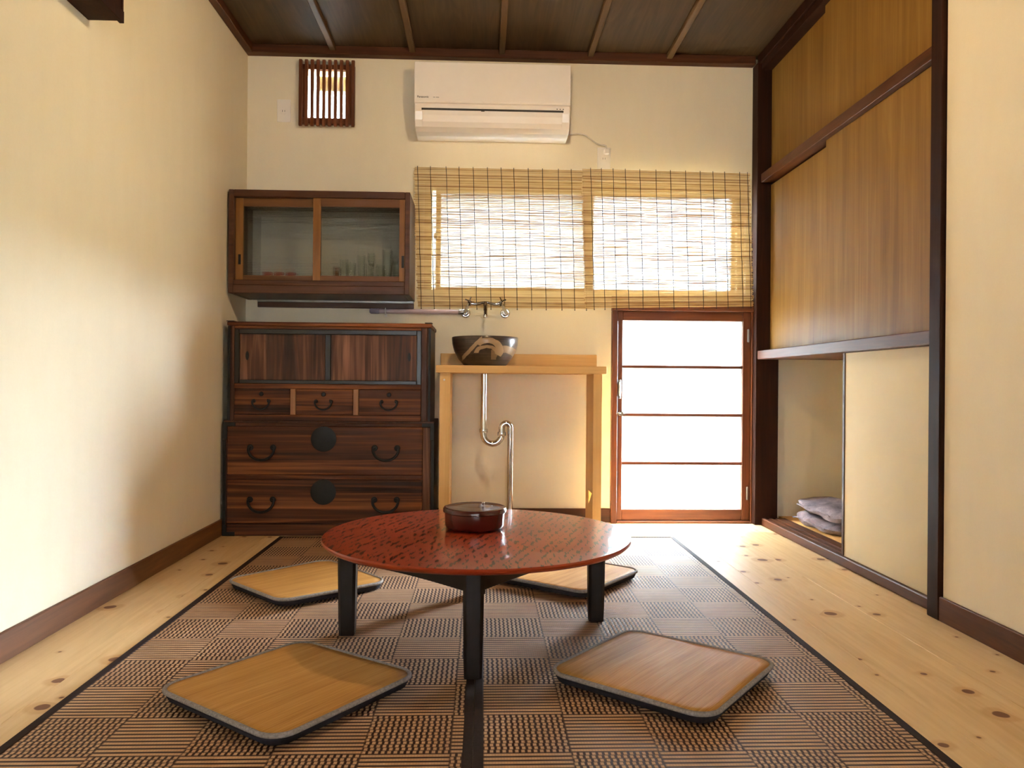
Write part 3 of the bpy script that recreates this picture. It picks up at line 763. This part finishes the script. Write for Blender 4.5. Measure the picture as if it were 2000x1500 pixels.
# ------------------------------------------------------------------ wall cabinet with reeded glass doors
cb = thing('wall_cabinet', 'brown wooden wall cabinet with two reeded glass sliding doors, above the chest', 'cabinet', (-0.815, 4.02, 1.19))
A0, A1, Z0, Z1, Y0, Y1 = -1.262, -0.370, 1.190, 1.702, 3.862, 4.188
bx('side_panel', (A0, A0 + .024, Y0, Y1, Z0, Z1), M['cab'], cb, .002)
bx('side_panel', (A1 - .024, A1, Y0, Y1, Z0, Z1), M['cab'], cb, .002)
bx('top_panel', (A0 + .0245, A1 - .0245, Y0, Y1, Z1 - .034, Z1), M['cab'], cb, .002)
bx('bottom_panel', (A0 + .0245, A1 - .0245, Y0, Y1, Z0, Z0 + .040), M['cab'], cb, .002)
bx('door_track', (A0 + .0245, A1 - .0245, Y0 + .004, Y0 + .055, Z0 + .0405, Z0 + .066), M['cab'], cb, .002)
bx('shelf_floor', (A0 + .0245, A1 - .0245, Y0 + .0555, Y1, Z0 + .0405, Z0 + .092), M['cab'], cb, .001)
bx('back_panel', (A0 + .0245, A1 - .0245, Y1 - .008, Y1, Z0 + .0925, Z1 - .0345), M['paper'], cb, 0)
def cab_door(x0, x1, y, wl, wr, label):
    z0, z1 = Z0 + .0665, Z1 - .0345
    d = bx('glass_door', (x0, x0 + wl, y, y + .018, z0, z1), M['cabZ'], cb, .001)
    bx('stile', (x1 - wr, x1, y, y + .018, z0, z1), M['cabZ'], d, .001)
    bx('rail', (x0 + wl, x1 - wr, y + .001, y + .017, z0, z0 + .026), M['cabXl'], d, .001)
    bx('rail', (x0 + wl, x1 - wr, y + .001, y + .017, z1 - .042, z1), M['cabXl'], d, .001)
    mb = MB(); g0, g1 = z0 + .026, z1 - .042; n = 44; P = []
    for i in range(n * 4 + 1):
        zq = g0 + (g1 - g0) * i / (n * 4); P.append((y + .0065 - .0030 * abs(math.sin(PI * i / 4)), zq))
    P += [(y + .0105, g1), (y + .0105, g0)]
    pane = build('reeded_pane', mb.prism(P, 'X', x0 + wl, x1 - wr), M['reeded'], d)
    return d
dl = cab_door(A0 + .025, -0.818, Y0 + .030, .038, .030, '')
dr_ = cab_door(-0.850, A1 - .0245, Y0 + .008, .038, .028, '')
build('door_pull', MB().box(-1.222, -1.210, Y0 + .027, Y0 + .0298, 1.335, 1.385), M['iron'], dl)
build('door_pull', MB().box(-0.410, -0.398, Y0 + .005, Y0 + .0078, 1.325, 1.385), M['iron'], dr_)
bx('ledger_board', (-1.205, A1 - .005, 4.165, 4.188, 1.150, 1.178), M['cab'], cb, .001)
bx('ledger_lip', (-1.205, A1 - .005, 4.16, 4.188, 1.1785, 1.1895), M['steel'], cb, .001)

# glasses and cups
SF = Z0 + .0925
def tumbler(x, y, r, h, label, mat='tumbler', foot=False):
    if foot: prof = [(0, 0), (r * .8, 0), (r * .8, .003), (.004, .006), (.004, h * .45), (r * .7, h * .55), (r, h * .75), (r * .9, h), (r * .86, h), (r * .95, h * .76), (r * .6, h * .58), (0, h * .52)]
    else: prof = [(0, 0), (r * .82, 0), (r * .86, .002), (r, h), (r - .0015, h), (r * .80, .008), (0, .008)]
    o = build('drinking_glass', MB().lathe(prof, (x, y, SF + .0003), 20), M[mat], smooth=True)
    tag(o, label, 'glass', 'glasses behind the right cabinet door')
GX = [(-0.756, 3.99, .017, .060, 'small amber drinking glass, leftmost behind the right cabinet door', 'amber', False),
      (-0.722, 4.02, .022, .105, 'tall clear drinking glass beside the small amber one in the cabinet', 'tumbler', False),
      (-0.678, 3.97, .026, .078, 'short wide clear glass between the two left tall ones in the cabinet', 'tumbler', False),
      (-0.628, 3.99, .020, .122, 'tall narrow clear glass, third from left of the taller glasses', 'tumbler', False),
      (-0.592, 4.04, .022, .086, 'short clear glass just left of the middle of the glass row', 'tumbler', False),
      (-0.574, 3.96, .019, .128, 'clear stemmed glass in the middle of the row behind the right cabinet door', 'tumbler', True),
      (-0.536, 4.03, .022, .082, 'short clear glass just left of the tallest glass in the cabinet', 'tumbler', False),
      (-0.495, 3.97, .024, .150, 'tallest clear glass near the right end of the cabinet', 'tumbler', False),
      (-0.448, 4.02, .024, .100, 'clear glass at the right end of the cabinet beside the door pull', 'tumbler', False)]
for q in GX: tumbler(*q)
CXS = [(-1.103, 'leftmost red ceramic cup behind the left cabinet door'), (-1.045, 'middle red ceramic cup behind the left cabinet door'), (-0.986, 'rightmost red ceramic cup behind the left cabinet door')]
for x, lab in CXS:
    o = build('ceramic_cup', MB().lathe([(0, 0), (.015, 0), (.016, .004), (.025, .012), (.027, .028), (.025, .028), (.022, .012), (0, .007)], (x, 3.985, SF + .0003), 24), M['cup'], smooth=True)
    tag(o, lab, 'cup', 'red cups behind the left cabinet door')

# ------------------------------------------------------------------ wash stand
ws = thing('wash_stand', 'pale cypress wash stand with a wide top board under the bowl basin', 'table', (0.19, 3.99, 0))
bx('counter', (-0.231, 0.612, 3.792, 4.188, 0.803, 0.840), M['pine'], ws, .002)
bx('backsplash', (-0.228, 0.617, 4.162, 4.188, 0.8405, 0.912), M['pine'], ws, .002)
def leg_panel(x0, x1):
    mb = MB(); bm = mb.bm
    outer = [(3.812, 0.0), (4.075, 0.0), (4.075, .8025), (3.812, .8025)]; hole = [(3.845, .205), (3.965, .205), (3.965, .135)]
    faces = []
    for x in (x0, x1):
        O = [bm.verts.new((x, a, b)) for a, b in outer]; Hh = [bm.verts.new((x, a, b)) for a, b in hole]; faces.append((O, Hh))
        bm.faces.new([O[0], O[1], Hh[2], Hh[0]]); bm.faces.new([O[1], O[2], Hh[1], Hh[2]]); bm.faces.new([O[2], O[3], Hh[0], Hh[1]]); bm.faces.new([O[3], O[0], Hh[0]])
    (O, Hh), (P, Q) = faces
    for A, B in ((O, P), (Hh, Q)):
        n = len(A)
        for i in range(n): bm.faces.new([A[i], A[(i + 1) % n], B[(i + 1) % n], B[i]])
    return build('leg', mb, M['pineZ'], ws)
leg_panel(-0.212, -0.160); leg_panel(0.550, 0.592)
build('bolt_cap', MB().lathe([(0.0001, 0), (.005, 0), (.005, -.002), (0, -.003)], (-0.190, 3.8115, .768), 14, 'Y'), M['white'], ws, smooth=True)

bs = thing('bowl_basin', 'round brown glazed bowl basin with a pale wave pattern on the wash stand', 'basin', (0.010, 3.97, .8405))
build('bowl', MB().lathe([(0, 0), (.098, 0), (.108, .004), (.135, .035), (.158, .075), (.168, .110), (.1705, .143), (.168, .147), (.163, .145), (.158, .110), (.145, .07), (.118, .03), (.022, .012), (.0, .012)], (0.010, 3.97, .8408), 72), M['bowl'], bs, smooth=True, origin=(0.010, 3.97, .8408))
dp = thing('drain_pipe', 'chrome drain pipe with a curved trap under the wash stand', 'pipe', (0.01, 3.97, .80))
def sm(pts, n=8):
    P = [Vector(p) for p in pts]; out = []
    for i in range(len(P) - 1):
        p0, p1, p2, p3 = P[max(i - 1, 0)], P[i], P[i + 1], P[min(i + 2, len(P) - 1)]
        for k in range(n):
            t_ = k / n
            out.append(0.5 * ((2 * p1) + (-p0 + p2) * t_ + (2 * p0 - 5 * p1 + 4 * p2 - p3) * t_ ** 2 + (-p0 + 3 * p1 - 3 * p2 + p3) * t_ ** 3))
    return out + [P[-1]]
py = 3.99
build('tail_pipe', MB().tube([(0.006, py, .8028), (0.006, py, .50)], .0155, 20), M['chrome'], dp, smooth=True)
ub = [(0.006, py, .505)] + [(0.006 + .047 - .047 * math.cos(a * PI / 10), py, .487 - .047 * math.sin(a * PI / 10)) for a in range(11)]
ub2 = [(0.100, py, .495)] + [(0.100 + .0235 + .0 - .0235 * math.cos(a * PI / 10) + 0, py, .515 + .0235 * math.sin(a * PI / 10)) for a in range(11)]
build('trap_bend', MB().tube(ub + [(0.100, py, .505)], .0165, 20), M['chrome'], dp, smooth=True)
r2 = .0225
ub3 = [(0.100, py, .500)] + [(0.100 + r2 - r2 * math.cos(a * PI / 10), py, .522 + r2 * 1.1 * math.sin(a * PI / 10)) for a in range(11)] + [(0.145, py, .50), (0.145, py, .0)]
build('outlet_pipe', MB().tube(ub3, .0155, 20), M['chrome'], dp, smooth=True)
for x, z in ((0.006, .508), (0.100, .492)):
    build('coupling_nut', MB().lathe([(.0160, -.010), (.0215, -.010), (.0225, -.006), (.0225, .006), (.0215, .010), (.0160, .010)], (x, py, z), 24), M['chrome'], dp, smooth=True)
build('floor_flange', MB().lathe([(.0160, 0), (.032, 0), (.030, .006), (.018, .012), (.0160, .012)], (0.145, py, 0.0003), 24), M['chrome'], dp, smooth=True)

# faucet
fc = thing('mixer_faucet', 'chrome wall faucet with two cross handles above the bowl basin', 'faucet', (0.01, 4.12, 1.16))
fy_ = 4.085
build('bridge', MB().tube(sm([(-0.078, fy_, 1.178), (-0.04, fy_, 1.172), (0.010, fy_ - .005, 1.180), (0.06, fy_, 1.172), (0.098, fy_, 1.178)]), .0075, 14), M['chrome'], fc, smooth=True)
build('spout', MB().tube(sm([(0.011, fy_ - .005, 1.178), (0.011, fy_ - .012, 1.160), (0.011, fy_ - .03, 1.132), (0.011, fy_ - .045, 1.112)]), [.0115] * 8 + [.0105] * 8 + [.0095] * 9, 14), M['chrome'], fc, smooth=True)
build('spout_nozzle', MB().lathe([(0, 0), (.010, 0), (.0115, .006), (.0115, .016), (.009, .020), (0, .020)], (0.011, fy_ - .047, 1.094), 18), M['chrome'], fc, smooth=True)
for s, hx in ((-1, -0.074), (1, 0.096)):
    build('supply_leg', MB().tube([(hx, fy_, 1.176), (hx + s * .010, fy_ + .03, 1.160), (hx + s * .026, 4.165, 1.136)], .009, 14), M['chrome'], fc, smooth=True)
    build('wall_flange', MB().lathe([(0, 0), (.026, 0), (.0265, -.006), (.021, -.012), (.0195, -.006), (.012, -.008), (.011, -.020), (0, -.020)], (hx + s * .022, 4.1895, 1.134), 24, 'Y'), M['chrome'], fc, smooth=True)
    hd = build('valve_body', MB().tube([(hx, fy_, 1.166), (hx, fy_ - .010, 1.186)], .011, 14), M['chrome'], fc, smooth=True)
    for k in range(4):
        a = k * PI / 2 + .35 * s
        v = Vector((math.cos(a), -.25 * math.sin(a), math.sin(a))) * .024; c0 = Vector((hx, fy_ - .014, 1.186))
        build('cross_handle_arm', MB().tube([c0, c0 + v * .7, c0 + v], [.0032, .0040, .0050], 8), M['chrome'], hd, smooth=True)
sp = thing('supply_pipe', 'lilac plastic water pipe running along the wall left of the faucet', 'pipe', (-0.35, 4.17, 1.136))
build('pipe', MB().tube([(-0.598, 4.172, 1.137), (-0.118, 4.172, 1.136)], .0130, 16), M['pvc'], sp, smooth=True)
pe = build('pipe_end', MB().lathe([(0, 0), (.010, .002), (.015, .010), (.015, .05), (.0132, .055)], (0, 0, 0), 16, 'X'), M['pipe_grey'], sp, smooth=True)
pe.location = Vector((-0.585, 4.172, 1.137)) - sp.location
cl = build('pipe_clip', MB().tube([(-0.525, 4.172 + .016 * math.cos(a * PI / 8), 1.137 + .016 * math.sin(a * PI / 8)) for a in range(16)], .003, 6, closed=True), M['white'], sp, smooth=True)
build('clip_foot', MB().box(-0.531, -0.519, 4.182, 4.1895, 1.108, 1.166), M['white'], cl)
build('pipe_joint', MB().lathe([(0, 0), (.014, 0), (.015, .004), (.015, .03), (0, .032)], (-0.135, 4.172, 1.136), 14, 'X'), M['steel'], sp, smooth=True)

# ------------------------------------------------------------------ air conditioner
ac = thing('air_conditioner', 'white wall-mounted air conditioner above the reed blinds', 'air conditioner', (0.04, 4.1, 2.06))
ax0, ax1 = -0.362, 0.440
prof = [(4.188, 2.402), (3.985, 2.402), (3.984, 2.190), (3.980, 2.180), (3.982, 2.150), (3.992, 2.110), (4.012, 2.080), (4.045, 2.064), (4.10, 2.060), (4.188, 2.060)]
build('case', MB().prism(prof, 'X', ax0, ax1), M['acwhite'], ac, .004)
build('front_panel', MB().prism([(3.9835, 2.404), (3.968, 2.400), (3.966, 2.200), (3.970, 2.192), (3.9835, 2.190)], 'X', ax0 - .001, ax1 + .001), M['acwhite'], ac, .003)
build('air_slot', MB().prism([(3.9775, 2.166), (3.9775, 2.157), (3.99, 2.155), (3.99, 2.166)], 'X', ax0 + .036, ax1 - .034), M['slot'], ac)
build('louver', MB().prism([(3.976, 2.1555), (3.9775, 2.130), (3.988, 2.100), (4.008, 2.078), (4.014, 2.084), (3.996, 2.106), (3.985, 2.135), (3.982, 2.155)], 'X', ax0 + .040, ax1 - .040), M['acwhite'], ac, .001)
build('louver_tab', MB().box(-0.020, -0.002, 3.9755, 3.980, 2.152, 2.160), M['slot'], ac)
for k in range(3): build('indicator_mark', MB().box(ax1 - .070 + k * .016, ax1 - .064 + k * .016, 3.9795, 3.9805, 2.172, 2.176), M['slot'], ac)
def text(body, size, loc, mat, parent, name='lettering', ext=.0003):
    cu = bpy.data.curves.new(name, 'FONT'); cu.body = body; cu.size = size; cu.extrude = ext; cu.offset = size * .012
    tmp = bpy.data.objects.new('tmp', cu); COL.objects.link(tmp); dg = bpy.context.evaluated_depsgraph_get()
    me = bpy.data.meshes.new_from_object(tmp.evaluated_get(dg)); bpy.data.objects.remove(tmp)
    o = link(name, me, mat, parent); o.rotation_euler = (PI / 2, 0, 0); o.location = Vector(loc) - world_of(parent); return o
text('Panasonic', .0150, (ax0 + .014, 3.9655, 2.2135), M['slot'], ac)
for k, wd in ((0, .010), (1, .016)): build('printed_mark', MB().box(ax0 + .096 + k * .014, ax0 + .096 + k * .014 + wd, 3.9652, 3.9657, 2.2155, 2.2185), M['steel'], ac)
def outlet(x, z, w, h, label, plug=False):
    t = thing('wall_outlet', label, 'outlet', (x, D, z))
    bx('cover_plate', (x - w / 2, x + w / 2, D - .008, D - .0003, z - h / 2, z + h / 2), M['white'], t, .002)
    f = bx('socket', (x - .015, x + .015, D - .011, D - .0083, z - .018, z + .012), M['white'], t, .001)
    for s in (-1, 1): build('slot', MB().box(x + s * .006 - .001, x + s * .006 + .001, D - .0114, D - .0109, z - .008, z + .002), M['slot'], f)
    return t
outlet(-1.079, 2.207, .072, .120, 'white wall outlet beside the small lattice vent')
outlet(0.650, 1.985, .072, .118, 'white wall outlet under the air conditioner cable')
pc = thing('power_cord', 'pale power cord hanging from the air conditioner to its outlet', 'cord', (0.55, 4.17, 2.1))
build('cord', MB().tube(sm([(0.40, 4.182, 2.100), (0.46, 4.176, 2.108), (0.505, 4.172, 2.112), (0.545, 4.172, 2.105), (0.575, 4.172, 2.085), (0.60, 4.172, 2.066), (0.625, 4.172, 2.055), (0.648, 4.170, 2.052), (0.658, 4.166, 2.046), (0.662, 4.162, 2.028)]), .0035, 8), M['cable'], pc, smooth=True)
bx('plug', (0.648, 0.676, 4.150, 4.1785, 2.000, 2.028), M['white'], pc, .004)

# ------------------------------------------------------------------ reed blinds
def blind(xa, xb, ztl, ztr, zbl, zbr, y, tops, label, seed):
    rnd = random.Random(seed); t = thing('reed_blind', label, 'blind', ((xa + xb) / 2, y, ztl), 'reed blinds over the window')
    sh = 0.034
    def zt(x): return ztl + (ztr - ztl) * (x - xa) / (xb - xa)
    def zb(x): return zbl + (zbr - zbl) * (x - xa) / (xb - xa)
    nre = 176; seg = 12
    for part in range(1):
        mb = MB(); bm = mb.bm
        for i in range(nre):
            f = (i + .5) / nre; r = rnd.uniform(.00205, .00245); e0 = rnd.uniform(-.006, .006); e1 = rnd.uniform(-.006, .006); ph = rnd.uniform(0, 6.28); am = rnd.uniform(0, .0006)
            rings = []
            for k in range(seg + 1):
                x = xa + e0 + (xb + e1 - xa - e0) * k / seg; z = zt(x) + (zb(x) - zt(x)) * f + am * math.sin(ph + k * 1.3) + rnd.uniform(-.0003, .0003)
                xs_ = x + sh * (zt(x) - z)
                yy = y + .004 * math.sin(x * 5 + seed) * f
                rings.append([bm.verts.new((xs_, yy + r * .8 * math.cos(a), z + r * math.sin(a))) for a in (0.5, 2.6, 4.7, 5.8)])
            for A, B in zip(rings, rings[1:]):
                for k in range(4): bm.faces.new([A[k], A[(k + 1) % 4], B[(k + 1) % 4], B[k]])
        o = build('reeds', mb, M['reed'], t, smooth=True); o['kind'] = 'stuff'
    for x in tops:
        pts = []; q = random.Random(int(x * 1000) + seed)
        for k in range(19):
            f = k / 18; z = zt(x) + .006 + (zb(x) - zt(x) - .014) * f
            pts.append((x + sh * (zt(x) - z) + q.uniform(-.0012, .0012), y - .0030 + .004 * math.sin(x * 5 + seed) * f + q.uniform(-.0004, .0004), z))
        build('string', MB().tube(pts, .0017, 5), M['cord'], t)
        build('knot', MB().lathe([(0, -.004), (.0035, 0), (0, .004)], (pts[-1][0], pts[-1][1], pts[-1][2]), 8), M['cord'], t)
    return t
yb = 4.138
blind(-0.378, 0.566, 1.905, 1.903, 1.158, 1.158, yb, [-0.357, -0.289, -0.205, -0.137, -0.061, 0.016, 0.089, 0.157, 0.234, 0.311, 0.396, 0.467, 0.530], 'left reed blind with dark strings, under the air conditioner', 2)
blind(0.520, 1.432, 1.907, 1.898, 1.160, 1.180, yb - .020, [0.569, 0.627, 0.690, 0.756, 0.834, 0.920, 1.000, 1.081, 1.161, 1.231, 1.295, 1.376, 1.420], 'right reed blind with dark strings, above the low glazed door', 5)
for x, hl in ((-0.30, 'at the left end of the left reed blind'), (0.30, 'at the right half of the left reed blind'), (0.62, 'at the left end of the right reed blind'), (0.95, 'at the middle of the right reed blind'), (1.38, 'at the right end of the right reed blind, by the corner post')):
    o = build('blind_hook', MB().tube([(x, D - .0005, 1.897), (x, yb + .006, 1.895), (x, yb + .003, 1.903)], .0018, 6), M['steel']); tag(o, 'small metal hook ' + hl, 'hook', 'hooks behind the top of the reed blinds')

# ------------------------------------------------------------------ shelf box high on the left wall
sb = thing('wall_shelf_box', 'dark wooden box shelf high on the left wall at the picture edge', 'shelf', (-1.22, 2.2, 1.905))
bx('bottom_board', (XL + .0003, -1.175, 1.75, 2.522, 1.905, 1.917), M['post'], sb, .001)
bx('front_rail', (-1.1748, -1.160, 1.75, 2.522, 1.897, 1.935), M['post'], sb, .001)
bx('end_board', (XL + .0003, -1.162, 2.510, 2.5225, 1.9175, 2.20), M['post'], sb, .001)
bx('front_panel', (-1.172, -1.164, 1.75, 2.5095, 1.9355, 2.20), M['post'], sb, .001)
bx('top_board', (XL + .0003, -1.160, 1.75, 2.522, 2.2005, 2.215), M['post'], sb, .001)

# ------------------------------------------------------------------ pendant globe lamp over the table (above the frame)
lp = thing('pendant_lamp', 'glowing glass globe lamp hanging from the ceiling above the low table', 'lamp', (0.18, 2.42, 2.51))
def emit(name, c, s):
    m = Mat(name); e = m.n('ShaderNodeEmission'); e.inputs[0].default_value = (*c, 1); e.inputs[1].default_value = s; m.l(e.outputs[0], m.out.inputs[0]); return m.m
build('glass_globe', MB().lathe([(0 if k in (0, 12) else .075 * math.sin(PI * k / 12), -.075 * math.cos(PI * k / 12)) for k in range(13)], (0.18, 2.42, 2.10), 24), emit('lamp_glow', LAMP_COL, LAMP), lp, smooth=True)
build('lamp_cord', MB().tube([(0.18, 2.42, 2.20), (0.18, 2.42, 2.53)], .003, 6), M['iron'], lp)
build('lamp_socket', MB().lathe([(0, 0), (.022, 0), (.022, .02), (.012, .035), (0, .035)], (0.18, 2.42, 2.1755), 16), M['iron'], lp, smooth=True)
build('ceiling_rose', MB().lathe([(0, 0), (.045, 0), (.05, .006), (.05, .015), (0, .015)], (0.18, 2.42, 2.5295), 20), M['iron'], lp, smooth=True)
